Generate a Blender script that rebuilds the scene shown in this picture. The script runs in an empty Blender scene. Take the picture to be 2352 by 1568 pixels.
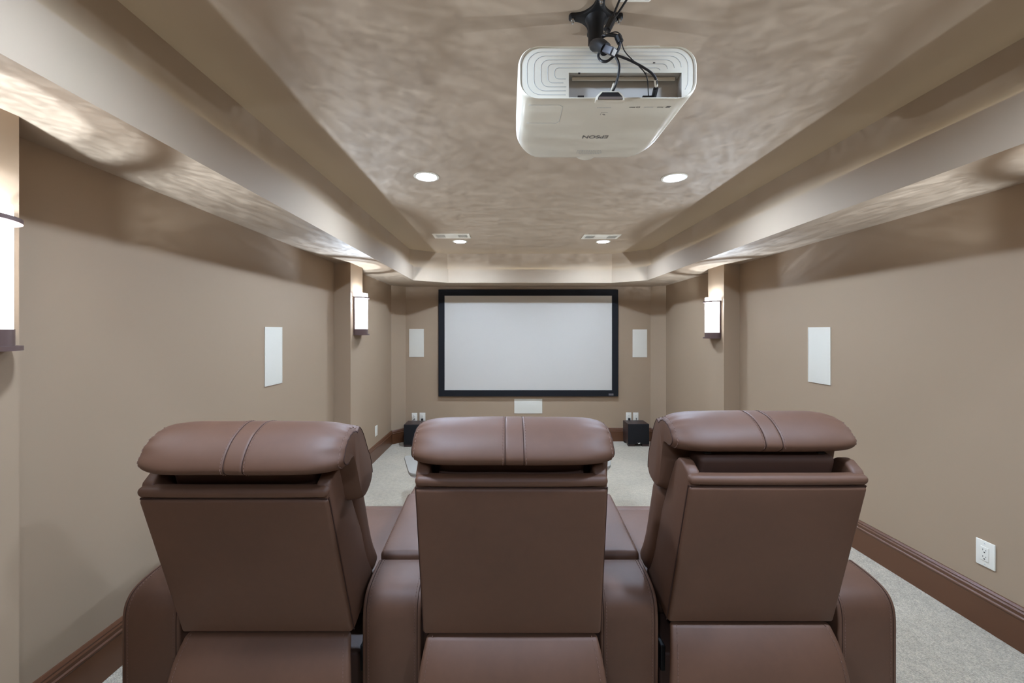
import bpy, bmesh, math, random
from mathutils import Vector, Matrix
random.seed(7)
sc = bpy.context.scene
COL = sc.collection
PI = math.pi
FLOOR_STEP = 0.198          # height of the seating platform
SOF, FAS, CEI = 2.306, 2.493, 2.713   # soffit underside, fascia top, ceiling

# ------------------------------------------------------------------ mesh helpers
class MB:
    def __init__(s): s.v = []; s.f = []
    def add(s, vs, fs):
        b = len(s.v); s.v += [Vector(p) for p in vs]; s.f += [tuple(b + i for i in f) for f in fs]; return s
    def map(s, fn): s.v = [Vector(fn(p)) for p in s.v]; return s
    def merge(s, o): return s.add(o.v, o.f)
    def build(s, name, mat, parent=None, smooth=35, loc=None):
        me = bpy.data.meshes.new(name)
        me.from_pydata([tuple(p) for p in s.v], [], s.f)
        bm = bmesh.new(); bm.from_mesh(me); bmesh.ops.recalc_face_normals(bm, faces=bm.faces); bm.to_mesh(me); bm.free()
        if smooth:
            me.polygons.foreach_set('use_smooth', [True] * len(me.polygons))
            me.set_sharp_from_angle(angle=math.radians(smooth))
        me.materials.append(mat)
        o = bpy.data.objects.new(name, me); COL.objects.link(o)
        if parent: o.parent = parent
        if loc: o.location = loc
        return o

def lin(r, g, b):
    f = lambda c: (c / 255 / 12.92) if c / 255 <= .04045 else ((c / 255 + .055) / 1.055) ** 2.4
    return (f(r), f(g), f(b), 1)

def box(x0, x1, y0, y1, z0, z1):
    vs = [(x, y, z) for x in (x0, x1) for y in (y0, y1) for z in (z0, z1)]
    return vs, [(0, 1, 3, 2), (4, 6, 7, 5), (0, 4, 5, 1), (2, 3, 7, 6), (0, 2, 6, 4), (1, 5, 7, 3)]

def soft_box(hx, hy, hz, r, puff=(0, 0, 0), n=(4, 4, 4), c=(0, 0, 0)):
    """rounded box, faces swelling outward by puff"""
    H = (hx, hy, hz); r = min(r, hx * .999, hy * .999, hz * .999)
    def axis(h, m):
        e = [0, .32, .65, 1]; lo = [-h + r * t for t in e]
        mid = [(-h + r) + (2 * h - 2 * r) * i / m for i in range(1, m)]
        return lo + mid + [-q for q in reversed(lo)]
    A = [axis(H[i], max(1, n[i])) for i in range(3)]
    ids = {}; vs = []; fs = []
    def vid(p):
        k = tuple(round(q, 6) for q in p)
        if k in ids: return ids[k]
        q = Vector(p); inn = Vector([max(-H[i] + r, min(H[i] - r, q[i])) for i in range(3)])
        d = q - inn
        out = inn + d.normalized() * r if d.length > 1e-9 else q
        for i in range(3):
            if puff[i]:
                j, k2 = (i + 1) % 3, (i + 2) % 3
                out[i] += puff[i] * (q[i] / H[i]) * (1 - (q[j] / H[j]) ** 2) * (1 - (q[k2] / H[k2]) ** 2)
        ids[k] = len(vs); vs.append(out + Vector(c)); return ids[k]
    for ax in range(3):
        j, k = (ax + 1) % 3, (ax + 2) % 3
        for sgn in (-1, 1):
            for a in range(len(A[j]) - 1):
                for b in range(len(A[k]) - 1):
                    q = []
                    for (u, w) in ((a, b), (a + 1, b), (a + 1, b + 1), (a, b + 1)):
                        p = [0, 0, 0]; p[ax] = sgn * H[ax]; p[j] = A[j][u]; p[k] = A[k][w]; q.append(vid(p))
                    if len(set(q)) == 4: fs.append(tuple(q if sgn > 0 else reversed(q)))
    m = MB(); m.add(vs, fs); return m

def prism(poly, t0, t1, fn, bevel=0, segs=3):
    """polygon (a,b) extruded along t; fn(a,b,t) -> point; edges bevelled"""
    bm = bmesh.new()
    lo = [bm.verts.new((a, b, t0)) for a, b in poly]; hi = [bm.verts.new((a, b, t1)) for a, b in poly]
    bm.faces.new(lo); bm.faces.new(hi)
    k = len(poly)
    for i in range(k): bm.faces.new((lo[i], lo[(i + 1) % k], hi[(i + 1) % k], hi[i]))
    bmesh.ops.recalc_face_normals(bm, faces=bm.faces)
    if bevel:
        es = [e for e in bm.edges if len(e.link_faces) == 2 and e.calc_face_angle() > math.radians(28)]
        bmesh.ops.bevel(bm, geom=es, offset=bevel, segments=segs, profile=.5, affect='EDGES', clamp_overlap=True)
    bm.verts.index_update()
    m = MB(); m.add([fn(*v.co) for v in bm.verts], [tuple(v.index for v in f.verts) for f in bm.faces]); bm.free()
    return m

def catmull(pts, per=8, closed=False):
    P = [Vector(p) for p in pts]; n = len(P); out = []
    rng = range(n) if closed else range(n - 1)
    for i in rng:
        if closed: a, b, c, d = P[(i - 1) % n], P[i], P[(i + 1) % n], P[(i + 2) % n]
        else: a, b, c, d = P[max(i - 1, 0)], P[i], P[i + 1], P[min(i + 2, n - 1)]
        for k in range(per):
            t = k / per
            out.append(.5 * ((2 * b) + (c - a) * t + (2 * a - 5 * b + 4 * c - d) * t * t + (3 * b - a - 3 * c + d) * t ** 3))
    if not closed: out.append(P[-1].copy())
    return out

def tube(pts, r, sides=8, closed=False, caps=True):
    P = [Vector(p) for p in pts]; n = len(P); vs = []; fs = []
    rr = r if isinstance(r, (list, tuple)) else [r] * n
    ref = None
    for i in range(n):
        if closed: t = P[(i + 1) % n] - P[i - 1]
        else: t = P[min(i + 1, n - 1)] - P[max(i - 1, 0)]
        t.normalize()
        if ref is None:
            ref = Vector((0, 0, 1)) if abs(t.z) < .9 else Vector((1, 0, 0))
        ref = ref - t * ref.dot(t)
        if ref.length < 1e-6: ref = t.orthogonal()
        ref.normalize(); s = t.cross(ref)
        for k in range(sides):
            a = 2 * PI * k / sides
            vs.append(P[i] + (ref * math.cos(a) + s * math.sin(a)) * rr[i])
    for i in range(n if closed else n - 1):
        for k in range(sides):
            a, b = i * sides + k, i * sides + (k + 1) % sides
            c, d = ((i + 1) % n) * sides + (k + 1) % sides, ((i + 1) % n) * sides + k
            fs.append((a, b, c, d))
    if caps and not closed:
        fs.append(tuple(reversed(range(sides)))); fs.append(tuple((n - 1) * sides + k for k in range(sides)))
    m = MB(); m.add(vs, fs); return m

def stitches(pts, gap=.011, ln=.006, r=.0011):
    """dashes of thread along a polyline"""
    P = [Vector(p) for p in pts]; m = MB(); acc = 0.0; nxt = 0.0
    for a, b in zip(P, P[1:]):
        L = (b - a).length
        if L < 1e-9: continue
        d = (b - a) / L
        while nxt < acc + L:
            q = a + d * (nxt - acc); m.merge(tube([q, q + d * ln], r, 5)); nxt += gap
        acc += L
    return m

def loft(rings, caps=True):
    m = MB(); k = len(rings[0]); vs = [p for r in rings for p in r]; fs = []
    for i in range(len(rings) - 1):
        for j in range(k):
            fs.append((i * k + j, i * k + (j + 1) % k, (i + 1) * k + (j + 1) % k, (i + 1) * k + j))
    if caps:
        fs.append(tuple(reversed(range(k)))); fs.append(tuple((len(rings) - 1) * k + j for j in range(k)))
    return m.add(vs, fs)

def disc(c, r, z0, z1, sides=40, r2=None):
    r2 = r if r2 is None else r2
    return loft([[(c[0] + r * math.cos(2 * PI * k / sides), c[1] + r * math.sin(2 * PI * k / sides), z0) for k in range(sides)],
                 [(c[0] + r2 * math.cos(2 * PI * k / sides), c[1] + r2 * math.sin(2 * PI * k / sides), z1) for k in range(sides)]])

def rrect(hw, hh, r, m=6, cx=0, cy=0):
    out = []
    for sx, sy, a0 in ((1, 1, 0), (-1, 1, 90), (-1, -1, 180), (1, -1, 270)):
        for i in range(m + 1):
            a = math.radians(a0 + 90 * i / m)
            out.append((cx + sx * (hw - r) + r * math.cos(a), cy + sy * (hh - r) + r * math.sin(a)))
    return out

def ring_plate(outer, holes, fn):
    """flat plate with holes, triangulated"""
    bm = bmesh.new(); es = []
    for loop in [outer] + holes:
        v = [bm.verts.new((a, b, 0)) for a, b in loop]
        es += [bm.edges.new((v[i], v[(i + 1) % len(v)])) for i in range(len(v))]
    bmesh.ops.triangle_fill(bm, use_beauty=True, use_dissolve=False, edges=es)
    bm.verts.index_update()
    m = MB(); m.add([fn(v.co.x, v.co.y) for v in bm.verts], [tuple(v.index for v in f.verts) for f in bm.faces]); bm.free()
    return m

def thing(name, label, cat, loc=(0, 0, 0), group=None, rz=0):
    o = bpy.data.objects.new(name, None); COL.objects.link(o); o.empty_display_size = .1
    o.location = loc; o.rotation_euler = (0, 0, rz); return tag(o, label, cat, group)
def tag(o, label, cat, group=None):
    o['label'] = label; o['category'] = cat
    if group: o['group'] = group
    return o
def structure(o): o['kind'] = 'structure'; return o

# ------------------------------------------------------------------ materials
def mat(name, rgb, rough=.5, metal=0, spec=.5, noise=None, bump=None, coat=0, sheen=0):
    """noise=(scale, amount[, detail]) value variation; bump=[(scale, strength, distance), ...]"""
    m = bpy.data.materials.new(name); m.use_nodes = True; N = m.node_tree.nodes; L = m.node_tree.links
    b = N['Principled BSDF']
    b.inputs['Base Color'].default_value = rgb; b.inputs['Roughness'].default_value = rough
    b.inputs['Metallic'].default_value = metal; b.inputs['Specular IOR Level'].default_value = spec
    b.inputs['Coat Weight'].default_value = coat; b.inputs['Sheen Weight'].default_value = sheen
    tc = N.new('ShaderNodeTexCoord')
    if noise:
        prev = None
        col = rgb
        out = None
        for i, nz in enumerate(noise if isinstance(noise, list) else [noise]):
            t = N.new('ShaderNodeTexNoise'); t.inputs['Scale'].default_value = nz[0]; t.inputs['Detail'].default_value = nz[2] if len(nz) > 2 else 4
            L.new(tc.outputs['Object'], t.inputs['Vector'])
            mr = N.new('ShaderNodeMapRange'); mr.inputs[1].default_value = .3; mr.inputs[2].default_value = .7
            mr.inputs[3].default_value = 1 - nz[1]; mr.inputs[4].default_value = 1 + nz[1]
            L.new(t.outputs['Fac'], mr.inputs[0])
            mx = N.new('ShaderNodeMix'); mx.data_type = 'RGBA'; mx.blend_type = 'MULTIPLY'; mx.inputs[0].default_value = 1
            if out is None: mx.inputs[6].default_value = rgb
            else: L.new(out, mx.inputs[6])
            L.new(mr.outputs[0], mx.inputs[7]); out = mx.outputs[2]
        L.new(out, b.inputs['Base Color'])
    if bump:
        prev = None
        for s, st, d in bump:
            t = N.new('ShaderNodeTexNoise'); t.inputs['Scale'].default_value = s; t.inputs['Detail'].default_value = 5
            L.new(tc.outputs['Object'], t.inputs['Vector'])
            bp = N.new('ShaderNodeBump'); bp.inputs['Strength'].default_value = st; bp.inputs['Distance'].default_value = d
            L.new(t.outputs['Fac'], bp.inputs['Height'])
            if prev: L.new(prev, bp.inputs['Normal'])
            prev = bp.outputs['Normal']
        L.new(prev, b.inputs['Normal'])
    return m

def emit(name, rgb, strength):
    m = bpy.data.materials.new(name); m.use_nodes = True; N = m.node_tree.nodes; L = m.node_tree.links
    b = N['Principled BSDF']; b.inputs['Base Color'].default_value = (.8, .8, .8, 1)
    b.inputs['Emission Color'].default_value = rgb; b.inputs['Emission Strength'].default_value = strength
    return m

PAINT = mat('taupe wall paint', (.298, .206, .130, 1), .62, spec=.25, bump=[(260, .06, .002)])
CPAINT = mat('taupe ceiling paint', (.345, .258, .180, 1), .7, spec=.2, bump=[(260, .05, .002)])
TRIM = mat('brown semi gloss trim paint', lin(88, 54, 33), .32, spec=.5)
CARPET = mat('light grey carpet', lin(175, 160, 137), .95, spec=.1, noise=[(2.2, .08, 3), (28, .10, 3), (190, .34, 3)], bump=[(190, .9, .012), (6, .25, .02)], sheen=.15)
LEATHER = mat('brown leather', lin(85, 57, 41), .55, spec=.36, noise=[(3.5, .10, 4), (40, .03, 3)], bump=[(900, .10, .001), (14, .10, .004)])
THREAD = mat('brown thread', lin(104, 76, 64), .8)
SEAM = mat('dark leather seam', lin(54, 36, 29), .75, spec=.15)
DARKCLOTH = mat('dark brown lining', lin(76, 50, 38), .6)
BLACKMETAL = mat('black metal', lin(20, 18, 18), .5, spec=.35)
BRONZE = mat('bronze sconce metal', lin(92, 70, 64), .42, metal=.35)
WHITE = mat('white plastic', lin(212, 203, 186), .38, spec=.5)
PROJ = mat('white projector plastic', lin(216, 207, 188), .38, spec=.5, coat=.1)
PROJIN = mat('light grey plastic', lin(180, 174, 165), .5)
GROOVE = mat('grey groove plastic', lin(188, 185, 178), .5)
INK = mat('grey ink', lin(110, 104, 98), .6)
FAINT = mat('faint grey ink', lin(178, 175, 169), .6)
BLACK = mat('black plastic', lin(26, 24, 25), .42)
SCREENF = mat('black velvet frame', lin(18, 17, 19), .75, spec=.25)
SCREEN = mat('grey screen fabric', lin(185, 176, 163), .85, spec=.1)
GRILLE = mat('white speaker grille', lin(200, 191, 174), .7, spec=.2, bump=[(900, .2, .001)])
CHROME = mat('zinc bolt', lin(190, 188, 186), .25, metal=1)
SUBWOOD = mat('dark brown veneer', lin(50, 34, 30), .4, noise=(14, .15))
SUBFRONT = mat('black speaker cloth', lin(27, 25, 25), .8, spec=.2)
STONE = mat('pale grey table top', lin(138, 131, 120), .4, noise=(8, .05))
EDGE = mat('pale brushed edge', lin(196, 186, 182), .35)
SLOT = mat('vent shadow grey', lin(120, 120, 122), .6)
COOL = (.735, .95, 1.28, 1)
REFL = mat('satin reflector', lin(120, 120, 120), .5)
LAMP = emit('lit downlight lens', COOL, 950)
GLASS = emit('lit seeded glass', (1, .985, .97, 1), 7)
LED = emit('lit led strip', (.92, 1, .90, 1), 10)

# seeded glass: clear seeds that glow a little less
def seeded(m):
    N = m.node_tree.nodes; L = m.node_tree.links; b = N['Principled BSDF']
    tc = N.new('ShaderNodeTexCoord'); mp = N.new('ShaderNodeMapping'); mp.inputs['Scale'].default_value = (1, 1, .35)
    t = N.new('ShaderNodeTexNoise'); t.inputs['Scale'].default_value = 160; t.inputs['Detail'].default_value = 3
    g = N.new('ShaderNodeTexNoise'); g.inputs['Scale'].default_value = 14
    L.new(tc.outputs['Object'], mp.inputs[0]); L.new(mp.outputs[0], t.inputs['Vector']); L.new(tc.outputs['Object'], g.inputs['Vector'])
    mr = N.new('ShaderNodeMapRange'); mr.inputs[1].default_value = .56; mr.inputs[2].default_value = .66; mr.inputs[3].default_value = 0; mr.inputs[4].default_value = 1
    mg = N.new('ShaderNodeMapRange'); mg.inputs[1].default_value = .48; mg.inputs[2].default_value = .6; mg.inputs[3].default_value = 0; mg.inputs[4].default_value = .93
    L.new(t.outputs['Fac'], mr.inputs[0]); L.new(g.outputs['Fac'], mg.inputs[0])
    mu = N.new('ShaderNodeMath'); mu.operation = 'MULTIPLY'; L.new(mr.outputs[0], mu.inputs[0]); L.new(mg.outputs[0], mu.inputs[1])
    s = N.new('ShaderNodeMapRange'); s.inputs[3].default_value = 7; s.inputs[4].default_value = .2
    L.new(mu.outputs[0], s.inputs[0]); L.new(s.outputs[0], b.inputs['Emission Strength'])
seeded(GLASS)
def clear_half(m, fac):
    N = m.node_tree.nodes; L = m.node_tree.links; b = N['Principled BSDF']; o = N['Material Output']
    tr = N.new('ShaderNodeBsdfTransparent'); mx = N.new('ShaderNodeMixShader'); mx.inputs[0].default_value = fac
    L.new(b.outputs[0], mx.inputs[1]); L.new(tr.outputs[0], mx.inputs[2]); L.new(mx.outputs[0], o.inputs['Surface'])
clear_half(GLASS, .6)

# ------------------------------------------------------------------ room shell
def extr(poly, z0, z1, bev=0):
    return prism(poly, z0, z1, lambda a, b, t: (a, b, t), bev, 2)
XL, XR, YF, YB = -1.675, 2.325, 6.1, -2.6
PLX, PRX = -1.516, 2.167
LEFT = [(XL, YB), (XL, .945), (PLX, .945), (PLX, 1.27), (XL, 1.27), (XL, 3.97), (PLX, 3.97), (PLX, 4.30), (XL, 4.30), (XL, 5.93)]
FRONT = [(XL, 5.93), (-1.505, YF), (2.153, YF), (XR, 5.95)]
RIGHT = [(XR, 5.95), (XR, 4.39), (PRX, 4.39), (PRX, 4.07), (XR, 4.07), (XR, 1.37), (PRX, 1.37), (PRX, 1.05), (XR, 1.05), (XR, YB)]
TOP = 2.40
structure(extr(LEFT + [(-1.85, 5.93), (-1.85, YB)], 0, TOP).build('wall_left', PAINT, smooth=0))
structure(extr(FRONT + [(2.5, 5.95), (2.5, 6.28), (-1.85, 6.28), (-1.85, 5.93)], 0, TOP).build('wall_front', PAINT, smooth=0))
structure(extr(RIGHT + [(2.5, YB), (2.5, 5.95)], 0, TOP).build('wall_right', PAINT, smooth=0))
structure(MB().add(*box(-1.85, 2.5, YB - .15, YB, 0, TOP)).build('wall_back', PAINT, smooth=0))
structure(MB().add(*box(-1.85, 2.5, YB - .15, 6.28, -.12, 0)).build('floor', CARPET, smooth=0))
structure(soft_box(2.0, (3.15 - YB) / 2, FLOOR_STEP / 2, .02, n=(20, 28, 2), c=((XL + XR) / 2, (3.15 + YB) / 2, FLOOR_STEP / 2)).build('floor_platform', CARPET, smooth=60))
LIGHTS = [(-.555, 2.835), (1.172, 2.855), (-.555, 4.88), (1.155, 4.885), (-.555, .82), (1.172, .82), (-.555, -1.2), (1.172, -1.2)]
circ = lambda x, y, r, m=40: [(x + r * math.cos(2 * PI * q / m), y + r * math.sin(2 * PI * q / m)) for q in range(m)]
RECT = [(-1.85, YB - .15), (2.5, YB - .15), (2.5, 6.28), (-1.85, 6.28)]
cl = ring_plate(RECT, [circ(x, y, .070) for x, y in LIGHTS], lambda a, b: (a, b, CEI))
cl.add([(a, b, CEI) for a, b in RECT] + [(a, b, CEI + .12) for a, b in RECT], [(i, (i + 1) % 4, 4 + (i + 1) % 4, 4 + i) for i in range(4)] + [(4, 5, 6, 7)])
structure(cl.build('ceiling', CPAINT, smooth=0))
# dropped soffit with an eight-sided opening, fascia, ledge and set-back upper wall
P1 = [(-1.217, -1.75), (-1.217, 5.33), (-.802, 5.62), (1.449, 5.62), (1.839, 5.33), (1.839, -1.75), (1.449, -2.04), (-.802, -2.04)]
P2 = [(-1.264, -1.75), (-1.264, 5.33), (-.82, 5.655), (1.462, 5.655), (1.893, 5.345), (1.893, -1.75), (1.475, -2.08), (-.82, -2.08)]
OUT = [(-1.8, YB - .1), (-1.8, 6.25), (2.45, 6.25), (2.45, YB - .1)]
so = ring_plate(OUT, [P1], lambda a, b: (a, b, SOF))
def strip(P, z0, z1):
    k = len(P); m = MB()
    m.add([(a, b, z0) for a, b in P] + [(a, b, z1) for a, b in P], [(i, (i + 1) % k, k + (i + 1) % k, k + i) for i in range(k)]); return m
so.merge(strip(P1, SOF, FAS))
k = len(P1)
P1b = [tuple(Vector(a) * .7 + Vector(b) * .3) for a, b in zip(P1, P2)]; LED_Z = FAS - .010
def flat(A, za, B, zb): return MB().add([(a, b, za) for a, b in A] + [(a, b, zb) for a, b in B], [(i, (i + 1) % k, k + (i + 1) % k, k + i) for i in range(k)])
so.merge(flat(P1, FAS, P1b, FAS)); so.merge(flat(P1b, FAS, P1b, LED_Z)); so.merge(flat(P1b, LED_Z, P2, LED_Z)); so.merge(strip(P2, LED_Z, CEI)); so.merge(strip(OUT, SOF, CEI))
structure(so.build('ceiling_soffit', CPAINT, smooth=0))

# baseboards: moulded profile swept round every wall, mitred at corners
PROF = [(0, 0), (.017, 0), (.017, .142), (.0205, .148), (.0205, .154), (.0155, .160), (.0175, .176), (.013, .183), (.0145, .190), (.008, .200), (0, .200)]
def sweep(P, z):
    nr = []
    for a, b in zip(P, P[1:]):
        d = Vector((b[0] - a[0], b[1] - a[1])).normalized(); nr.append(Vector((d.y, -d.x)))
    rings = []
    for i, p in enumerate(P):
        if i == 0: mv = nr[0]
        elif i == len(P) - 1: mv = nr[-1]
        else:
            s = nr[i - 1] + nr[i]; mv = s / (s.length_squared / 2) if s.length_squared > 1e-6 else nr[i]
        rings.append([(p[0] + mv.x * o, p[1] + mv.y * o, z + h) for o, h in PROF])
    return loft(rings)
bl = sweep(LEFT[:5] + [(XL, 3.15)], FLOOR_STEP)
bl.merge(sweep([(XL, 3.15)] + LEFT[5:], 0))
structure(bl.build('baseboard_left', TRIM, smooth=25))
structure(sweep(FRONT, 0).build('baseboard_front', TRIM, smooth=25))
br = sweep(RIGHT[:5] + [(XR, 3.15)], 0)
br.merge(sweep([(XR, 3.15)] + RIGHT[5:], FLOOR_STEP))
structure(br.build('baseboard_right', TRIM, smooth=25))
structure(sweep([(XR, YB), (XL, YB)], FLOOR_STEP).build('baseboard_back', TRIM, smooth=25))

# LED tape lying on the hidden ledge
lm = MB()
for i in range(len(P1)):
    a = Vector(P1[i]) * .3 + Vector(P2[i]) * .7; b = Vector(P1[(i + 1) % k]) * .3 + Vector(P2[(i + 1) % k]) * .7
    d = (b - a).normalized(); nn = Vector((d.y, -d.x)) * .004
    lm.add([(a.x + nn.x, a.y + nn.y, LED_Z + .003), (b.x + nn.x, b.y + nn.y, LED_Z + .003), (b.x - nn.x, b.y - nn.y, LED_Z + .003), (a.x - nn.x, a.y - nn.y, LED_Z + .003)], [(0, 1, 2, 3)])
tag(lm.build('led_strip', LED, smooth=0), 'thin yellow-green light strip hidden on the ledge round the tray ceiling', 'light strip')

# ------------------------------------------------------------------ ceiling fittings
def downlight(x, y, label):
    t = thing('recessed_downlight', label, 'light', (x, y, CEI), 'recessed downlights in the tray ceiling')
    rim = loft([[(r * math.cos(2 * PI * q / 40), r * math.sin(2 * PI * q / 40), z) for q in range(40)] for r, z in
                ((.088, 0), (.088, -.003), (.084, -.006), (.072, -.006), (.068, -.003), (.068, 0))], caps=False)
    rim.build('trim_ring', WHITE, t)
    cone = lambda lst, caps: loft([[(a, b, z) for a, b in circ(0, 0, r)] for r, z in lst], caps=caps)
    cone(((.068, -.002), (.068, .008), (.067, .016)), False).build('reflector', REFL, t)
    cone(((.067, .021), (.067, .014), (.004, .0135)), True).build('lens', LAMP, t)
downlight(-.555, 2.835, 'lit white recessed downlight in the ceiling left of the projector')
downlight(1.172, 2.855, 'lit white recessed downlight in the ceiling right of the projector')
downlight(-.555, 4.88, 'lit white recessed downlight beside the left ceiling vent')
downlight(1.155, 4.885, 'lit white recessed downlight beside the right ceiling vent')
downlight(-.555, .82, 'recessed downlight over the left recliner, above the frame')
downlight(1.172, .82, 'recessed downlight over the right recliner, above the frame')
downlight(-.555, -1.2, 'recessed downlight near the back wall, left one')
downlight(1.172, -1.2, 'recessed downlight near the back wall, right one')

def vent(x, y, label):
    t = thing('air_vent', label, 'vent', (x, y, CEI), 'white air vents in the tray ceiling')
    hw, hd = .205, .105
    sq = lambda cx: [(cx - .05, -.062), (cx + .05, -.062), (cx + .05, .062), (cx - .05, .062)]
    fr = ring_plate([(-hw, -hd), (hw, -hd), (hw, hd), (-hw, hd)], [sq(-.125), sq(.125)], lambda a, b: (a, b, -.006))
    fr.merge(strip([(-hw, -hd), (hw, -hd), (hw, hd), (-hw, hd)], -.006, 0))
    fr.build('frame', WHITE, t, smooth=0)
    for cx in (-.125, .125):
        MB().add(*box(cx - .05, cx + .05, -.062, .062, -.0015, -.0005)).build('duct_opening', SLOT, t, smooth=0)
        s = MB()
        for q in range(9):
            xx = cx - .044 + q * .011
            s.add([(xx - .003, -.062, -.006), (xx + .001, -.062, -.006), (xx + .003, -.062, -.002), (xx - .001, -.062, -.002),
                   (xx - .003, .062, -.006), (xx + .001, .062, -.006), (xx + .003, .062, -.002), (xx - .001, .062, -.002)],
                  [(0, 1, 2, 3), (7, 6, 5, 4), (0, 4, 5, 1), (1, 5, 6, 2), (2, 6, 7, 3), (3, 7, 4, 0)])
        s.build('louver', WHITE, t, smooth=0)
vent(-.615, 4.59, 'white louvered ceiling vent on the left, above the screen')
vent(1.068, 4.63, 'white louvered ceiling vent on the right, above the screen')

# ------------------------------------------------------------------ wall sconces
# ripples and upward throw are painted into the lamp strength, by direction
def bulb(name, parent, z, power, seed):
    ld = bpy.data.lights.new(name, 'POINT'); ld.energy = power; ld.shadow_soft_size = .010; ld.color = (.80, .97, 1.18)
    ld.use_nodes = True; N = ld.node_tree.nodes; L = ld.node_tree.links; e = N['Emission']
    tc = N.new('ShaderNodeTexCoord'); mp = N.new('ShaderNodeMapping'); mp.inputs['Location'].default_value = (seed, seed * .7, 0); mp.inputs['Scale'].default_value = (1, 1, 1)
    L.new(tc.outputs['Normal'], mp.inputs[0])
    n1 = N.new('ShaderNodeTexNoise'); n1.inputs['Scale'].default_value = 15; n1.inputs['Detail'].default_value = 4; n1.inputs['Distortion'].default_value = 1.2
    n2 = N.new('ShaderNodeTexNoise'); n2.inputs['Scale'].default_value = 46; n2.inputs['Detail'].default_value = 2; n2.inputs['Distortion'].default_value = 1.0
    for n in (n1, n2): L.new(mp.outputs[0], n.inputs['Vector'])
    m1 = N.new('ShaderNodeMapRange'); m1.inputs[1].default_value = .32; m1.inputs[2].default_value = .70; m1.inputs[3].default_value = .62; m1.inputs[4].default_value = 1.42
    m2 = N.new('ShaderNodeMapRange'); m2.inputs[1].default_value = .34; m2.inputs[2].default_value = .70; m2.inputs[3].default_value = .72; m2.inputs[4].default_value = 1.35
    L.new(n1.outputs['Fac'], m1.inputs[0]); L.new(n2.outputs['Fac'], m2.inputs[0])
    mu = N.new('ShaderNodeMath'); mu.operation = 'MULTIPLY'; L.new(m1.outputs[0], mu.inputs[0]); L.new(m2.outputs[0], mu.inputs[1])
    sp = N.new('ShaderNodeSeparateXYZ'); L.new(tc.outputs['Normal'], sp.inputs[0])
    up = N.new('ShaderNodeValToRGB'); rp = up.color_ramp; L.new(sp.outputs['Z'], up.inputs[0])
    rp.elements[0].position = .12; rp.elements[0].color = (.03, .03, .03, 1)
    rp.elements[1].position = .22; rp.elements[1].color = (.5, .5, .5, 1)
    for q, c in ((.34, .95), (.46, .80), (.64, .42), (.82, .13), (1.0, .07)):
        el = rp.elements.new(q); el.color = (c, c, c, 1)
    mz = N.new('ShaderNodeMath'); mz.operation = 'MULTIPLY'; L.new(mu.outputs[0], mz.inputs[0]); L.new(up.outputs['Color'], mz.inputs[1])
    L.new(mz.outputs[0], e.inputs['Strength'])
    o = bpy.data.objects.new(name, ld); COL.objects.link(o); o.parent = parent; o.location = (.038, 0, z)
    return o

def sconce(x, y, z, side, label, seed):
    """local +x points into the room; side=+1 on the left wall, -1 on the right"""
    t = thing('light_sconce', label, 'wall light', (x, y, z), 'bronze and glass sconces on the pillars', 0 if side > 0 else PI)
    h = .425
    # back plate with side flanges
    MB().add(*box(.0, .012, -.11, .11, 0, .385)).build('back_plate', BRONZE, t, smooth=0)
    arc = lambda ry, rx, m=24: [(.008 + rx * math.sin(PI * q / m), -ry * math.cos(PI * q / m)) for q in range(m + 1)]
    # curved open-topped glass shade
    A = arc(.100, .091); B = arc(.096, .087)
    g = loft([[(a, b, .035) for a, b in A + B[::-1]], [(a, b, .418) for a, b in A + B[::-1]], [(a, b, h) for a, b in [(p[0] * .985, p[1] * .985) for p in A] + B[::-1]]])
    g.build('glass_shade', GLASS, t, smooth=40)
    A = arc(.120, .108); B = arc(.106, .096)
    loft([[(a, b, zz) for a, b in A + B[::-1]] for zz in (.372, .385)]).build('ring', BRONZE, t, smooth=40)
    A = arc(.104, .092)
    cup = loft([[(a, b, zz) for a, b in A] for zz in (.012, .062)]); cup.build('cup', BRONZE, t, smooth=40)
    A = arc(.120, .109)
    loft([[(a, b, zz) for a, b in A] for zz in (0, .014)]).build('base_tray', BRONZE, t, smooth=40)
    bulb('bulb', t, .29, 262, seed)
sconce(PLX, 1.125, 1.582, 1, 'glass and bronze sconce on the near left pillar, cut by the frame edge', 1.3)
sconce(PLX, 4.155, 1.600, 1, 'lit glass and bronze sconce on the far left pillar', 4.1)
sconce(PRX, 4.235, 1.565, -1, 'lit glass and bronze sconce on the far right pillar', 7.7)
sconce(PRX, 1.21, 1.565, -1, 'glass and bronze sconce on the near right pillar, out of frame', 11.9)

# ------------------------------------------------------------------ screen, speakers, outlets
t = thing('projection_screen', 'large blank projection screen in a black frame on the front wall', 'screen', (.323, YF, .676))
hw, hh = 1.332, .792
fr = ring_plate([(-hw, 0), (hw, 0), (hw, 2 * hh), (-hw, 2 * hh)], [[(-hw + .09, .09), (hw - .09, .09), (hw - .09, 2 * hh - .093), (-hw + .09, 2 * hh - .093)]], lambda a, b: (a, -.048, b))
o1 = [(-hw, 0), (hw, 0), (hw, 2 * hh), (-hw, 2 * hh)]; i1 = [(-hw + .09, .09), (hw - .09, .09), (hw - .09, 2 * hh - .093), (-hw + .09, 2 * hh - .093)]
for lp, y0 in ((o1, 0), (i1, -.036)):
    fr.add([(a, -.048, b) for a, b in lp] + [(a, y0, b) for a, b in lp], [(i, (i + 1) % 4, 4 + (i + 1) % 4, 4 + i) for i in range(4)])
fr.build('frame', SCREENF, t, smooth=0)
MB().add(*box(-hw + .085, hw - .085, -.038, -.03, .085, 2 * hh - .088)).build('screen_surface', SCREEN, t, smooth=0)
bd = MB().add(*box(hw - .142, hw - .070, -.0505, -.048, .012, .042)).build('badge', mat('grey badge metal', lin(92, 90, 94), .4), t, smooth=0)
mk = MB()
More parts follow.
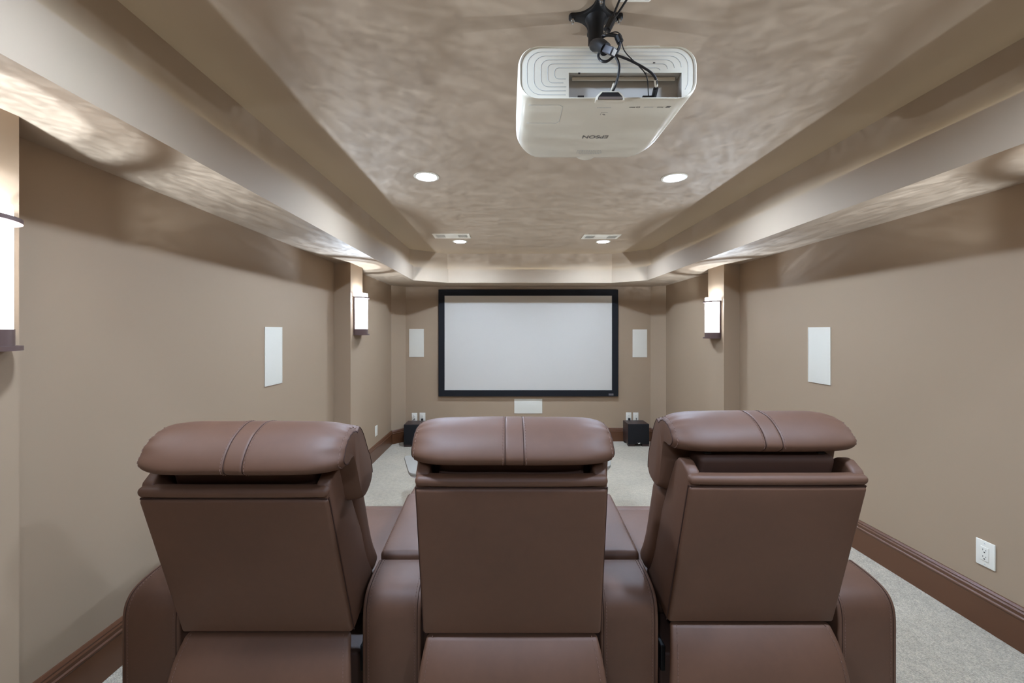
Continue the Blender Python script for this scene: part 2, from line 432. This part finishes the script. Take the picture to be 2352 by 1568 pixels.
for a, b, c, d in ((.138, .126, .033, .037), (.134, .130, .016, .037), (.120, .102, .033, .036), (.118, .102, .017, .020), (.112, .108, .017, .036), (.096, .090, .016, .036), (.083, .076, .016, .037)):
    mk.add(*box(hw - a, hw - b, -.0512, -.0505, c, d))
mk.build('badge_mark', CHROME, bd, smooth=0)

def speaker(x, y, z, w, h, face, label, grp='white in-wall speakers'):
    """face: direction the grille points to"""
    rz = {'y': 0, '+x': PI / 2, '-x': -PI / 2}[face]
    t = thing('recessed_speaker', label, 'speaker', (x, y, z), grp, rz)
    a = [(-w / 2, -h / 2), (w / 2, -h / 2), (w / 2, h / 2), (-w / 2, h / 2)]; q = .004
    b = [(p * (w - 2 * q) / w, r * (h - 2 * q) / h) for p, r in a]
    m = ring_plate(a, [b], lambda u, v: (u, -.007, v))
    m.add([(u, -.007, v) for u, v in a] + [(u, 0, v) for u, v in a], [(i, (i + 1) % 4, 4 + (i + 1) % 4, 4 + i) for i in range(4)])
    m.build('frame', WHITE, t, smooth=0)
    soft_box(w / 2 - q, .003, h / 2 - q, .0015, n=(2, 1, 2), c=(0, -.0035, 0)).build('grille', GRILLE, t)
speaker(-1.344, YF, 1.467, .219, .418, 'y', 'tall white speaker panel on the front wall left of the screen')
speaker(1.990, YF, 1.460, .214, .414, 'y', 'tall white speaker panel on the front wall right of the screen')
speaker(.325, YF, .522, .416, .214, 'y', 'wide white speaker panel under the projection screen')
speaker(XL, 2.931, 1.463, .217, .414, '+x', 'tall white speaker panel on the left side wall')
speaker(XR, 3.033, 1.461, .217, .417, '-x', 'tall white speaker panel on the right side wall')

def outlet(x, y, z, face, label, kind, w=.08, h=.124, grp='white outlet plates'):
    rz = {'y': 0, '+x': PI / 2, '-x': -PI / 2}[face]
    t = thing('power_outlet', label, 'outlet', (x, y, z), grp, rz)
    soft_box(w / 2, .0035, h / 2, .0025, n=(2, 1, 2), c=(0, -.0032, 0)).build('cover_plate', WHITE, t)
    soft_box(.0168, .002, .0335, .001, n=(1, 1, 1), c=(0, -.0076, 0)).build('receptacle', WHITE, t)
    s = MB()
    if kind == 'duplex':
        for dz in (.016, -.016):
            s.add(*box(-.0075, -.0055, -.0100, -.0094, dz - .001, dz + .007)); s.add(*box(.0055, .0075, -.0100, -.0094, dz, dz + .006))
            s.merge(soft_box(.003, .0004, .0025, .0003, n=(1, 1, 1), c=(0, -.0098, dz - .008)))
        s.build('slot', BLACK, t, smooth=0)
        for dz in (.05, -.05):
            disc((0, 0), .0028, 0, .0012, 10).map(lambda p: (p.x, -.0067 - p.z, p.y + dz)).build('screw', FAINT, t)
    return t
outlet(-1.3735, YF, .360, 'y', 'left one of two white outlets above the left subwoofer', 'duplex', .080)
outlet(-1.2545, YF, .362, 'y', 'right one of two white outlets above the left subwoofer', 'duplex', .085)
outlet(1.8235, YF, .368, 'y', 'left one of two white outlets above the right subwoofer', 'duplex', .081)
outlet(1.929, YF, .366, 'y', 'right one of two white outlets above the right subwoofer', 'duplex', .079)
outlet(XL, 5.24, .364, '+x', 'small white plate low on the left wall beyond the pillar', 'blank', .09, .13)
outlet(XR, 1.979, .560, '-x', 'white double socket outlet low on the right wall by the baseboard', 'duplex', .0795, .124)

def plug(x, z, r, label, drop=None):
    """black plug with its cord running down behind the subwoofer"""
    t = thing('subwoofer_plug', label, 'plug', (x, YF - .009, z), 'black plugs behind the subwoofers')
    soft_box(r, .012, r * .9, .005, n=(1, 1, 1), c=(0, -.013, 0)).build('plug_body', BLACK, t)
    dx, dz = drop
    tube(catmull([(0, -.022, 0), (dx * .3, -.028, -.012), (dx * .7, -.022, dz * .45), (dx, -.014, dz)], 6), .0035, 6).build('cord', BLACK, t)
plug(-1.369, .336, .006, 'thin black cable plugged in the left outlet above the left subwoofer', (-.055, -.09))
plug(-1.256, .328, .016, 'black square plug in the right outlet above the left subwoofer', (.01, -.09))
plug(1.826, .334, .016, 'black square plug in the left outlet above the right subwoofer', (.01, -.09))
plug(1.933, .342, .006, 'thin black cable plugged in the right outlet above the right subwoofer', (-.02, -.10))

# ------------------------------------------------------------------ subwoofers
def subwoofer(x0, y0, label, logo):
    t = thing('subwoofer', label, 'subwoofer', (x0 + .15, y0, 0), 'black cube subwoofers on the carpet')
    soft_box(.150, .125, .1435, .004, n=(1, 1, 1), c=(0, .135, .1745)).build('cabinet', SUBWOOD, t)
    g = soft_box(.149, .008, .142, .005, n=(1, 1, 1), c=(0, .006, .1745)).build('front_grille', SUBFRONT, t)
    for sx in (-1, 1):
        for yy in (.035, .225):
            soft_box(.048, .03, .016, .004, n=(1, 1, 1), c=(sx * .099, yy, .0163)).build('foot', SUBWOOD, t)
    if logo:
        l = MB()
        for pts in ([(-.020, .052), (-.010, .050), (.004, .045), (.012, .052), (.020, .056)], [(-.004, .040), (.004, .050), (.012, .046), (.022, .038)],
                    [(.0, .046), (-.008, .041), (-.002, .037), (.010, .043), (.016, .050)]):
            l.merge(tube(catmull([(a, -.003, b) for a, b in pts], 5), .0016, 5))
        l.build('emblem', WHITE, g)
subwoofer(-1.456, 5.785, 'black subwoofer on the carpet below the screen, left one', False)
subwoofer(1.733, 5.815, 'black subwoofer with a small white emblem, right of the screen', True)

# ------------------------------------------------------------------ low table beyond the recliners
t = thing('coffee_table', 'low pale grey table with rounded corners in front of the middle recliner', 'table', (.03, 3.72, 0))
def rounded(poly, r, m=6):
    out = []; n = len(poly)
    for i in range(n):
        p = Vector(poly[i]); a = (Vector(poly[i - 1]) - p).normalized(); b = (Vector(poly[(i + 1) % n]) - p).normalized()
        s = p + a * r; e = p + b * r
        for q in range(m + 1):
            u = q / m; out.append(tuple((1 - u) ** 2 * s + 2 * u * (1 - u) * p + u * u * e))
    return out
TP = rounded([(-.858, -.245), (.905, -.06), (1.02, .40), (-1.035, .27)], .07)
prism(TP, .402, .428, lambda a, b, z: (a, b, z), .006, 2).build('table_top', STONE, t)
prism([(p[0] * .985, p[1] * .97) for p in TP], .386, .402, lambda a, b, z: (a, b, z)).build('table_edge', EDGE, t)
for sx in (-.45, .5):
    soft_box(.05, .14, .193, .015, n=(1, 1, 1), c=(sx, .08, .1935)).build('leg', EDGE, t)

# ------------------------------------------------------------------ recliners
AY = 1.394      # depth of the arms' back faces
ARM = [(.0, .02), (.0, .47), (.012, .505), (.04, .532), (.085, .548), (.19, .560), (.19, .545), (.935, .60), (.965, .575), (.972, .54), (.972, .02)]
def armrest(parent, xc, seam_sides=(-1, 1)):
    bend = [tuple(p.xy) for p in catmull([(a, b, 0) for a, b in ((.0, .40), (.0, .435), (.0015, .470), (.010, .504), (.030, .530), (.062, .545), (.110, .554), (.150, .5575), (.186, .560))], 4)]
    body = [(.0, .012)] + bend + [ (.188, .540), (.70, .575), (.905, .575), (.945, .560), (.962, .525), (.965, .012)]
    o = prism(body, xc - .1, xc + .1, lambda a, b, q: (q, a, b), .012, 3).build('armrest', LEATHER, parent, smooth=50)
    # padded lid that slopes gently up towards the front, and the front block
    pad = soft_box(.0985, .222, .030, .016, (0, .004, .008), (5, 8, 1)).map(lambda p: (p.x + xc, p.y + .414, p.z + .552 + (p.y + .222) * .128))
    pad.build('armrest_lid', LEATHER, o, smooth=60)
    soft_box(.0985, .152, .030, .016, (0, .004, .008), (5, 6, 1), (xc, .795, .590)).build('armrest_front_pad', LEATHER, o, smooth=60)
    pts = [(0, .02), (0, .2)] + [(a - .0006, b + .0008) for a, b in bend[:-1]]
    for s in seam_sides:
        path = [(xc + s * .078, a, b) for a, b in pts]
        stitches(path).build('stitching', THREAD, o, smooth=0)
        tube([(xc + s * .087, a + .0004, b) for a, b in pts], .0014, 5).build('seam', SEAM, o)
    for s in (-1, 1):
        stitches([(xc + s * .086, a, b) for a, b in ((.20, .5855), (.41, .6145), (.62, .6385))]).build('lid_stitching', THREAD, o, smooth=0)

def recliner(xc, yb, vb, ang, dn, du, lean, hxo, hrot, label, arms, so=0):
    t = thing('recliner', label, 'recliner', (xc, AY, FLOOR_STEP), 'brown leather theatre recliners')
    sa, ca = math.sin(ang), math.cos(ang); y0 = yb - AY
    F = lambda x, n, u: Vector((x + lean * u / .52, y0 + n * ca - u * sa, vb + n * sa + u * ca))
    # --- backrest shell: rear panel, top roll, side panels
    rp = soft_box(.281, .028, .254, .011, (0, .007, 0), (10, 1, 10), (0, .028, .256)).map(lambda p: F(p.x, p.y, p.z))
    back = rp.build('backrest', LEATHER, t, smooth=50)
    roll = soft_box(.283, .021, .0155, .0145, (0, .001, .001), (12, 2, 1)).map(lambda p: F(p.x, p.y + .022, p.z + .5265 + .003 * (abs(p.x) / .283) ** 4))
    roll.build('top_roll', LEATHER, back, smooth=60)
    tube([F(x, .0065, .5105) for x in [-.278 + .0556 * i for i in range(11)]], .0022, 6).build('piping', SEAM, back)
    side = [(.010, .0), (.010, .527), (.030, .552), (.07, .566), (.10, .562), (.125, .535), (.15, .44), (.165, .36), (.215, .12), (.225, .0)]
    for s in (-1, 1):
        q = prism(side, .241, .282, lambda a, b, w: (a, b, w), .010, 3)
        q.v = [F(s * (p.z + .004 * math.exp(-((p.x - .08) / .05) ** 2)), p.x, p.y) for p in q.v]
        q.build('side_panel', LEATHER, back, smooth=50)
        tube([F(s * .2815, .0125, u) for u in (0.004, .15, .3, .45, .51)], .0024, 6).build('side_seam', SEAM, back)
    # --- inner pad (dark between headrest and shell) and lumbar cushion
    soft_box(.226, .045, .285, .02, n=(4, 2, 4), c=(0, .115, .29)).map(lambda p: F(p.x, p.y, p.z)).build('inner_back', DARKCLOTH, back)
    soft_box(.296, .06, .20, .045, (0, .02, .01), (6, 3, 6), (0, .215, .205)).map(lambda p: F(p.x + so, p.y + .05 * (p.z < .2) * ((.2 - p.z) / .2) ** 2, p.z)).build('lumbar_cushion', LEATHER, t, smooth=60)
    # --- headrest: a deep pillow folded over the top of the back, gathered at both ends
    prof = [(-.012, .622), (.02, .606), (.066, .600), (.088, .585), (.088, .52), (.082, .44), (.105, .408), (.165, .404), (.205, .425), (.218, .49), (.214, .56), (.205, .625), (.178, .672), (.135, .700), (.085, .704), (.040, .694), (-.002, .672), (-.024, .645)]
    C = catmull([(a, b, 0) for a, b in prof], 5, True)
    hw = .302
    xs = sorted(set([round(q, 5) for q in [hw * (1 - math.cos(PI * i / 44)) - hw for i in range(45)]] + [s * .027 + d + .004 for s in (-1, 1) for d in (-.008, -.004, -.0015, 0, .0015, .004, .008)]))
    rings = []
    cc = Vector((.105, .62, 0)); ch, sh = math.cos(hrot), math.sin(hrot)
    def hp(x, p, k_seam=True):
        tt = min(1, abs(x) / hw)
        g = 1 - math.sqrt(max(0, 1 - tt ** 6.5))
        w = 1.0 if p.y > .6 else max(.30, 1 - (.6 - p.y) * 7)
        if p.x > .12 and p.y <= .66: w = min(w, .42)
        k = 1 - .44 * g * w
        a = math.atan2(p.y - cc.y, p.x - cc.x)
        if w > .6: k *= 1 - .045 * max(0, tt - .70) / .30 * (.5 + .5 * math.sin(a * 15)) - .006 * math.sin(a * 5 + x * 22)
        if k_seam:
            for s in (-1, 1):
                k *= 1 - .020 * math.exp(-((x - .004 - s * .027) / .0028) ** 2)
        d = (p - cc) * k
        q = cc + Vector((d.x * ch - d.y * sh, d.y * ch + d.x * sh, 0))
        return F(x + hxo, q.x + dn, q.y + du)
    for x in xs: rings.append([hp(x, p) for p in C])
    head = loft(rings).build('headrest', LEATHER, t, smooth=60)
    lo = 12 * 5; idx = [(i % len(C)) for i in range(10 * 5, len(C) + 3)]
    out = lambda q: cc + (q - cc) * 1.006
    for s in (-1, 1):
        st = MB(); sm = MB()
        st.merge(stitches([hp(.004 + s * .027 + s * .0065 * (1 if s > 0 else 1), out(C[i]), False) for i in idx], .0105, .006, .0010))
        sm.merge(tube([hp(.004 + s * .027, out(C[i])) for i in idx], .0013, 5))
        st.build('stitching', THREAD, head, smooth=0); sm.build('seam', SEAM, head)
    idx2 = [(i % len(C)) for i in range(8 * 5, len(C) + 6)]
    for s in (-1, 1):
        st = MB(); sm = MB()
        sm.merge(tube([hp(s * hw * .997, out(C[i]), False) for i in idx2], .0017, 6))
        st.merge(stitches([hp(s * hw * .965, C[i], False) for i in idx2], .012, .007, .0012))
        sm.build('end_piping', SEAM, head); st.build('end_stitching', THREAD, head, smooth=0)
    # brackets that carry the headrest
    for s in (-1, 1):
        soft_box(.012, .006, .05, .003, n=(1, 1, 1), c=(s * .19, .10, .53)).map(lambda p: F(p.x, p.y, p.z)).build('headrest_bracket', BLACKMETAL, t)
    # --- lower back skirt that flares out under the backrest
    def sk(p):
        v = p.z + .25                     # 0 at the floor end, .5 at the top
        u = 1 - v / .5
        fl = .075 * (1 - math.exp(-u * 4.2)) + .01 * math.sin(u * PI)
        wx = 1 + .125 * (1 - math.exp(-u * 3.2))
        zz = .05 + (vb - .055) * (v / .5)
        y = y0 + .012 - fl + p.y - .006 * math.cos(p.x / .275 * PI / 2) * math.sin(min(1, u * 3) * PI / 2)
        return (p.x * wx, y + .035 * (abs(p.x) / .275) ** 6 * u, zz)
    skirt = soft_box(.270, .012, .25, .010, n=(14, 1, 16)).map(sk).build('back_skirt', LEATHER, t, smooth=60)
    for s in (-1, 1): stitches([Vector(sk(Vector((s * .252, -.0128, -.25 + .5 * i / 20)))) for i in range(21)]).build('stitching', THREAD, skirt, smooth=0)
    # --- seat, foot rest, base
    soft_box(.296, .315, .085, .045, (0, 0, .014), (6, 6, 2), (so, .545, .385)).build('seat_cushion', LEATHER, t, smooth=60)
    soft_box(.296, .045, .185, .035, (0, .012, 0), (6, 2, 5), (so, .905, .265)).build('footrest', LEATHER, t, smooth=60)
    soft_box(.285, .40, .12, .01, n=(2, 2, 2), c=(0, .46, .175)).build('seat_box', DARKCLOTH, t)  # dark body under the seat, added to block light between the arms
    soft_box(.26, .36, .026, .006, n=(1, 1, 1), c=(0, .46, .027)).build('steel_base', BLACKMETAL, t)
    for s in (-1, 1):
        soft_box(.008, .07, .045, .004, n=(1, 1, 1), c=(s * .284, .10, .30)).build('hinge_plate', BLACKMETAL, t)
    for a in arms: armrest(t, a - xc)
    return t
D = math.radians
recliner(-.787, 1.343, .447, D(15.2), 0, -.002, -.026, .038, D(8), 'brown leather recliner on the left, its back leaning furthest', [-1.215], -.010)
recliner(.0175, 1.290, .480, D(11.4), .018, -.030, -.003, .005, D(4), 'brown leather recliner in the middle between the two shared arms', [-.3925, .4195])
recliner(.830, 1.387, .449, D(11.5), .062, -.014, .030, -.016, 0, 'brown leather recliner on the right, headrest tipped well forward', [1.2335])

# ------------------------------------------------------------------ projector, mount and cables
PX0, PX1, PY0, PY1, PZ0, PZ1 = .0335, .553, 1.181, 1.60, 2.309, 2.464
pcx, pcz = (PX0 + PX1) / 2, (PZ0 + PZ1) / 2
t = thing('projector', 'white video projector hanging from the ceiling mount', 'projector', (pcx, PY0, pcz))
hx, hz, dp = (PX1 - PX0) / 2, (PZ1 - PZ0) / 2, PY1 - PY0
def pring(y, w, r, dz=0, dt=0):
    """section of the case: bottom corners rounder than the top"""
    return [(a * w, y, b * (1 - (dz if b < 0 else dt))) for a, b in rrect(hx, hz, r, 8)]
R = .055
rs = [pring(.004, .965, R, .06, .05), pring(0, .98, R, .035, .03), pring(.004, .995, R, .01, .008), pring(.012, 1, R)]
for i in range(1, 9): rs.append(pring(.012 + (dp - .16) * i / 8, 1, R))
for i in range(1, 13):
    a = PI / 2 * i / 12
    rs.append(pring(dp - .148 + .148 * math.sin(a), 1 - .36 * (1 - math.cos(a)) ** 1.15, R, .30 * (1 - math.cos(a)) ** 3, .3 * (1 - math.cos(a)) ** 2))
case = loft(rs, caps=False)
k = len(rs[-1]); b0 = len(case.v) - k
case.f.append(tuple(b0 + j for j in range(k)))
case.build('case', PROJ, t, smooth=50)
# rear panel with the connector bay cut into it
rx0, rx1, rz0, rz1 = .181 - pcx, .508 - pcx, -hz * .90, 2.388 - pcz
panel_out = [(a * .963, b * .95) for a, b in rrect(hx, hz, R, 8)]
pan = ring_plate(panel_out, [[(rx0, rz0), (rx1, rz0), (rx1, rz1), (rx0, rz1)]], lambda a, b: (a, .004, b))
pan = pan.build('rear_panel', PROJ, t, smooth=0)
bay = MB(); bd_ = .034
lp = [(rx0, rz0), (rx1, rz0), (rx1, rz1), (rx0, rz1)]
bay.add([(a, .004, b) for a, b in lp] + [(a, bd_, b) for a, b in lp], [(i, (i + 1) % 4, 4 + (i + 1) % 4, 4 + i) for i in range(4)] + [(4, 5, 6, 7)])
bay = bay.build('connector_bay', PROJIN, t, smooth=0)
soft_box((rx1 - rx0) / 2 - .012, .003, .0045, .0015, n=(1, 1, 1), c=((rx0 + rx1) / 2, bd_ - .012, rz1 - .007)).build('label_strip', WHITE, bay)
m = MB()
for a, b in ((rx0 + .03, rz1 + .0015), (rx1 - .105, rz1 + .0015)): m.add(*box(a - .003, a + .003, -.0002 + .004, .006, b - .004, b - .0005))
m.add(*box(.375 - pcx + .05, .381 - pcx + .05, .003, .005, 2.416 - pcz, 2.418 - pcz))
m.build('slot', BLACK, t, smooth=0)
for a, l in ((-.085, .018), (.012, .022), (.105, .03)):
    MB().add(*box(a, a + l, .012, .032, rz0, rz0 + .010)).build('connector_port', BLACK, bay, smooth=0)
# concentric moulded ridges round the bay
gv = MB()
for i in range(5):
    w, h = hx * .90 - i * .020, hz * .80 - i * .0115
    loop = rrect(w, h, max(.012, R * .75 - i * .009), 7); n = len(loop)
    dense = []
    for q in range(n):
        a, b = Vector(loop[q]), Vector(loop[(q + 1) % n]); s = max(1, int((b - a).length / .01))
        dense += [a + (b - a) * j / s for j in range(s)]
    run = []; runs = []
    for p in dense + [dense[0]]:
        inside = rx0 - .008 < p.x < rx1 + .008 and p.y < rz1 + .006
        if inside:
            if len(run) > 1: runs.append(run)
            run = []
        else: run.append((p.x, .0040, p.y))
    if len(run) > 1: runs.append(run)
    for r_ in runs: gv.merge(tube(r_, .0009, 6))
gv.build('ridge', GROOVE, pan)
# latch tab with its dark opening on the rear lower rim
cx = .2985 - pcx; zb = -hz
prism([(-.042, -.006), (-.040, .006), (-.026, .021), (.026, .021), (.040, .006), (.042, -.006)], -.006, .012, lambda a, b, y: (cx + a, y, zb + b), .002, 2).build('latch', PROJ, t)
prism([(-.036, -.004), (-.034, .004), (-.023, .016), (.023, .016), (.034, .004), (.036, -.004)], -.0075, -.005, lambda a, b, y: (cx + a, y, zb + b)).build('latch_opening', BLACK, t, smooth=0)
MB().add(*box(cx - .034, cx + .034, -.0085, -.006, zb - .004, zb + .003)).build('latch_lip', mat('brown grey plastic', lin(108, 94, 84), .5), t, smooth=0)
# cover line, foot nub, top cover
pts = [(.085 - pcx - .02, .03), (.158 - pcx, .03), (.168 - pcx, .04), (.168 - pcx, .125), (.160 - pcx, .134), (.085 - pcx - .02, .134)]
tube([(a, b, -hz - .0001) for a, b in pts], .0008, 5).build('cover_seam', GROOVE, t)
disc((.138 - pcx, .05), .012, hz - .01, hz + .006, 16).build('levelling_foot', PROJ, t)
prism([(.335, .0), (.352, .016), (.448, .016), (.452, .012), (.455, .0)], .0, .07, lambda a, b, y: (a - pcx, .012 + y, hz - .006 + b), .003, 2).build('bracket_cover', PROJ, t)
loft([[(.309 - pcx + r * math.cos(2 * PI * q / 40), y, -.0165 + r * math.sin(2 * PI * q / 40)) for q in range(40)] for r, y in ((.056, dp - .06), (.0625, dp - .03), (.0625, dp - .01), (.060, dp + .004), (.048, dp + .008), (.044, dp - .004))]).build('lens_barrel', PROJ, t)

soft_box(.07, .06, .0065, .003, n=(1, 1, 1), c=(.304 - pcx, 1.39 - PY0, hz + .0065)).build('mount_bracket', BLACKMETAL, t)

def lettering(txt, size, x, y, parent, name, m, sx=1.0):
    """text lying on the underside, facing the floor, its top towards the screen"""
    cu = bpy.data.curves.new('letters', 'FONT'); cu.body = txt; cu.size = size; cu.align_x = 'CENTER'; cu.align_y = 'CENTER'; cu.extrude = .0002; cu.offset = size * .02
    o = bpy.data.objects.new('letters', cu); COL.objects.link(o)
    bpy.context.view_layer.update()
    me = bpy.data.meshes.new_from_object(o.evaluated_get(bpy.context.evaluated_depsgraph_get()))
    me.name = name
    bpy.data.objects.remove(o)
    me.transform(Matrix.Diagonal((sx, 1, 1, 1)))
    me.transform(Matrix.Rotation(PI, 4, 'Y'))
    me.materials.clear(); me.materials.append(m)
    o = bpy.data.objects.new(name, me); COL.objects.link(o); o.parent = parent
    o.location = (x, y, -hz - .0004); return o
lettering('EPSON', .029, .306 - pcx, .227, t, 'brand_lettering', INK, 1.02)
# small printed marks along the rear edge and the rating label near the lens
mk = MB()
def dash(x, y, w, d, sk=0):
    z = -hz - .0004
    mk.add([(x - pcx, y, z), (x + w - pcx, y, z), (x + w + sk - pcx, y + d, z), (x + sk - pcx, y + d, z)], [(0, 1, 2, 3)])
for x in (.368, .3715, .375, .3785, .382): dash(x, .0395, .0025, .004)
dash(.390, .038, .008, .0015); dash(.390, .0425, .008, .0015); dash(.389, .038, .0022, .006); dash(.397, .038, .0022, .006)
dash(.479, .035, .0125, .009, -.003)
for x in (.451, .4545, .458, .462, .466): dash(x, .0395, .0025, .0035)
mk.build('logo_print', INK, t, smooth=0)
mk = MB()
for i in range(7): dash(.411 + i * .0042, .0395, .003, .0035)
for i in range(10): dash(.272 + i * .0042, .042, .003, .003)
for x, w in ((.273, .040), (.318, .026)): dash(x, .078, 0.0, .001)
for r_, (y, a, b) in enumerate(((.333, .262, .352), (.342, .262, .352), (.352, .262, .352), (.361, .275, .345))):
    x = a
    while x < b:
        w = random.uniform(.004, .010); dash(x, y, w, .0035); x += w + .0025
mk.build('label_print', FAINT, t, smooth=0)
mk = MB(); dash(.290, .070, .020, .0015); dash(.290, .070, .001, .016); dash(.294, .079, .008, .003, .002); dash(.300, .083, .006, .003)
mk.build('sticker_print', INK, t, smooth=0)

t = thing('projector_mount', 'black ceiling mount with spider plate and pole over the projector', 'mount', (.304, 1.39, CEI))
# four-armed plate
star = []
for i in range(4):
    a = PI / 2 * i
    for da, r in ((-.46, .050), (-.20, .072), (-.14, .088), (0, .092), (.14, .088), (.20, .072), (.46, .050)):
        star.append((r * math.cos(a + da), r * math.sin(a + da)))
star = [tuple(p.xy) for p in catmull([(a, b, 0) for a, b in star], 3, True)]
prism(star, -.012, 0, lambda a, b, z: (a, b, z), .002, 2).build('spider_plate', BLACKMETAL, t)
for i in range(4):
    a = PI / 2 * i; c = (.079 * math.cos(a), .079 * math.sin(a))
    m = disc(c, .0075, -.020, -.012, 6); m.merge(disc(c, .004, -.028, -.020, 12)); m.build('bolt', CHROME, t)
loft([[(r * math.cos(2 * PI * q / 28), r * math.sin(2 * PI * q / 28), z) for q in range(28)] for r, z in ((.036, -.012), (.030, -.024), (.0265, -.042), (.026, -.06), (.026, -.15), (.029, -.152), (.029, -.2355))]).build('pole', BLACKMETAL, t)

tag(soft_box(.054, .06, .0115, .009, n=(2, 2, 1)).build('junction_box', WHITE, loc=(.408, 1.25, CEI - .0118)), 'white junction box on the ceiling at the top edge, beside the mount', 'junction box')

cb = thing('video_cable', 'black video cable looped below the mount into the projector bay', 'cable', (.30, 1.12, 2.45))
O = Vector((.30, 1.12, 2.45))
def cable(pts, r, name, par, m=BLACK, per=8): return tube([Vector(p) - par.location for p in catmull(pts, per)], r, 8).build(name, m, par)
cable([(.3625, 1.25, 2.6925), (.349, 1.27, 2.662), (.335, 1.285, 2.630), (.320, 1.285, 2.596), (.305, 1.25, 2.555), (.285, 1.18, 2.50), (.272, 1.15, 2.468), (.290, 1.145, 2.470), (.311, 1.14, 2.462), (.317, 1.14, 2.442),
       (.310, 1.14, 2.418), (.296, 1.14, 2.403), (.278, 1.14, 2.391), (.263, 1.145, 2.399), (.259, 1.15, 2.418), (.275, 1.14, 2.434), (.2987, 1.135, 2.408), (.3146, 1.14, 2.377), (.3121, 1.16, 2.344), (.306, 1.19, 2.331), (.304, 1.21, 2.327)], .0036, 'cord', cb)
tube([Vector(p) - O for p in [(.308, 1.166, 2.345), (.3055, 1.188, 2.333)]], .0046, 8).build('cable_tag', WHITE, cb)
tube([Vector(p) - O for p in [(.3050, 1.190, 2.3325), (.3030, 1.214, 2.325)]], .0075, 8).build('connector', BLACK, cb)
cb = thing('power_cable', 'black power cable running slantwise to the right of the projector bay', 'cable', (.36, 1.13, 2.40))
cable([(.3917, 1.25, 2.690), (.3556, 1.29, 2.648), (.3335, 1.285, 2.616), (.3168, 1.28, 2.582), (.300, 1.24, 2.545), (.276, 1.17, 2.485), (.272, 1.14, 2.464), (.302, 1.135, 2.458), (.3134, 1.135, 2.4446), (.3109, 1.135, 2.4238),
       (.296, 1.135, 2.406), (.310, 1.13, 2.400), (.3514, 1.135, 2.387), (.4004, 1.14, 2.3625), (.4213, 1.15, 2.3453), (.431, 1.18, 2.336), (.434, 1.20, 2.330)], .0033, 'cord', cb)
tube([Vector(p) - cb.location for p in [(.4195, 1.149, 2.347), (.4285, 1.168, 2.339)]], .0046, 8).build('cable_tag', WHITE, cb)
tube([Vector(p) - cb.location for p in [(.4300, 1.176, 2.337), (.4345, 1.208, 2.327)]], .0075, 8).build('connector', BLACK, cb)
cb = thing('trigger_cable', 'thin black wire dropping from the cable knot to the bay', 'cable', (.33, 1.13, 2.42))
cable([(.283, 1.14, 2.468), (.305, 1.135, 2.470), (.3195, 1.135, 2.458), (.3207, 1.135, 2.4385), (.3318, 1.135, 2.4115), (.3698, 1.14, 2.378), (.3943, 1.15, 2.356), (.413, 1.19, 2.332), (.425, 1.225, 2.322)], .0014, 'cord', cb)
kb = MB(); kb.merge(tube([Vector(p) - cb.location for p in [(.309, 1.136, 2.459), (.3165, 1.136, 2.4415)]], .0095, 10)); kb.build('cable_tie', BLACK, cb)
cb = thing('cable_adapter', 'black cable adapter in a sleeve hanging by the pole, above the bay', 'adapter', (.265, 1.15, 2.43))
q = cb.location
tube([Vector(p) - q for p in catmull([(.258, 1.20, 2.475), (.2555, 1.17, 2.458), (.2625, 1.14, 2.436), (.2730, 1.125, 2.4145)], 5)], .0165, 14).build('sleeve', BLACKMETAL, cb)
ax = (Vector((.2888, 1.10, 2.390)) - Vector((.2700, 1.125, 2.4165)))
m = soft_box(.0085, .0095, .018, .002, n=(1, 1, 1)); rot = ax.to_track_quat('Z', 'Y')
m.map(lambda p: rot @ p + Vector((.2800, 1.1125, 2.4035)) - q).build('adapter_body', mat('dark grey plastic', lin(62, 60, 64), .4), cb)
m = soft_box(.0062, .0072, .0006, .0003, n=(1, 1, 1)); m.map(lambda p: rot @ p + Vector((.2888, 1.10, 2.390)) - q + ax.normalized() * .0025).build('adapter_end', PROJIN, cb)
cb = thing('ceiling_cable', 'black cable loop at the top edge beside the mount plate', 'cable', (.342, 1.27, 2.69))
cable([(.318, 1.27, 2.704), (.322, 1.275, 2.690), (.334, 1.275, 2.680), (.350, 1.275, 2.680), (.362, 1.27, 2.694)], .004, 'cord', cb)
tube([Vector(p) - cb.location for p in [(.333, 1.283, 2.618), (.316, 1.283, 2.584)]], .012, 10).build('cable_wrap', BLACK, cb)

# ------------------------------------------------------------------ camera and view
cam = bpy.data.cameras.new('camera'); co = bpy.data.objects.new('camera', cam); COL.objects.link(co)
co.location = (0, 0, 1.638); co.rotation_euler = (PI / 2, 0, 0)
cam.sensor_width = 36; cam.lens = 36 * 938 / 2352; cam.clip_start = .02
cam.shift_x = (1176 - 1163.4) / 2352; cam.shift_y = -(784 - 760.9) / 2352
sc.camera = co
w = bpy.data.worlds.new('world'); sc.world = w; w.use_nodes = True
w.node_tree.nodes['Background'].inputs[0].default_value = (0, 0, 0, 1)
vs = sc.view_settings; vs.view_transform = 'Standard'; vs.look = 'None'; vs.gamma = 1; vs.exposure = .13; vs.use_curve_mapping = False
sc.cycles.use_denoising = True
sc.cycles.max_bounces = 8; sc.cycles.diffuse_bounces = 6; sc.cycles.sample_clamp_indirect = 6
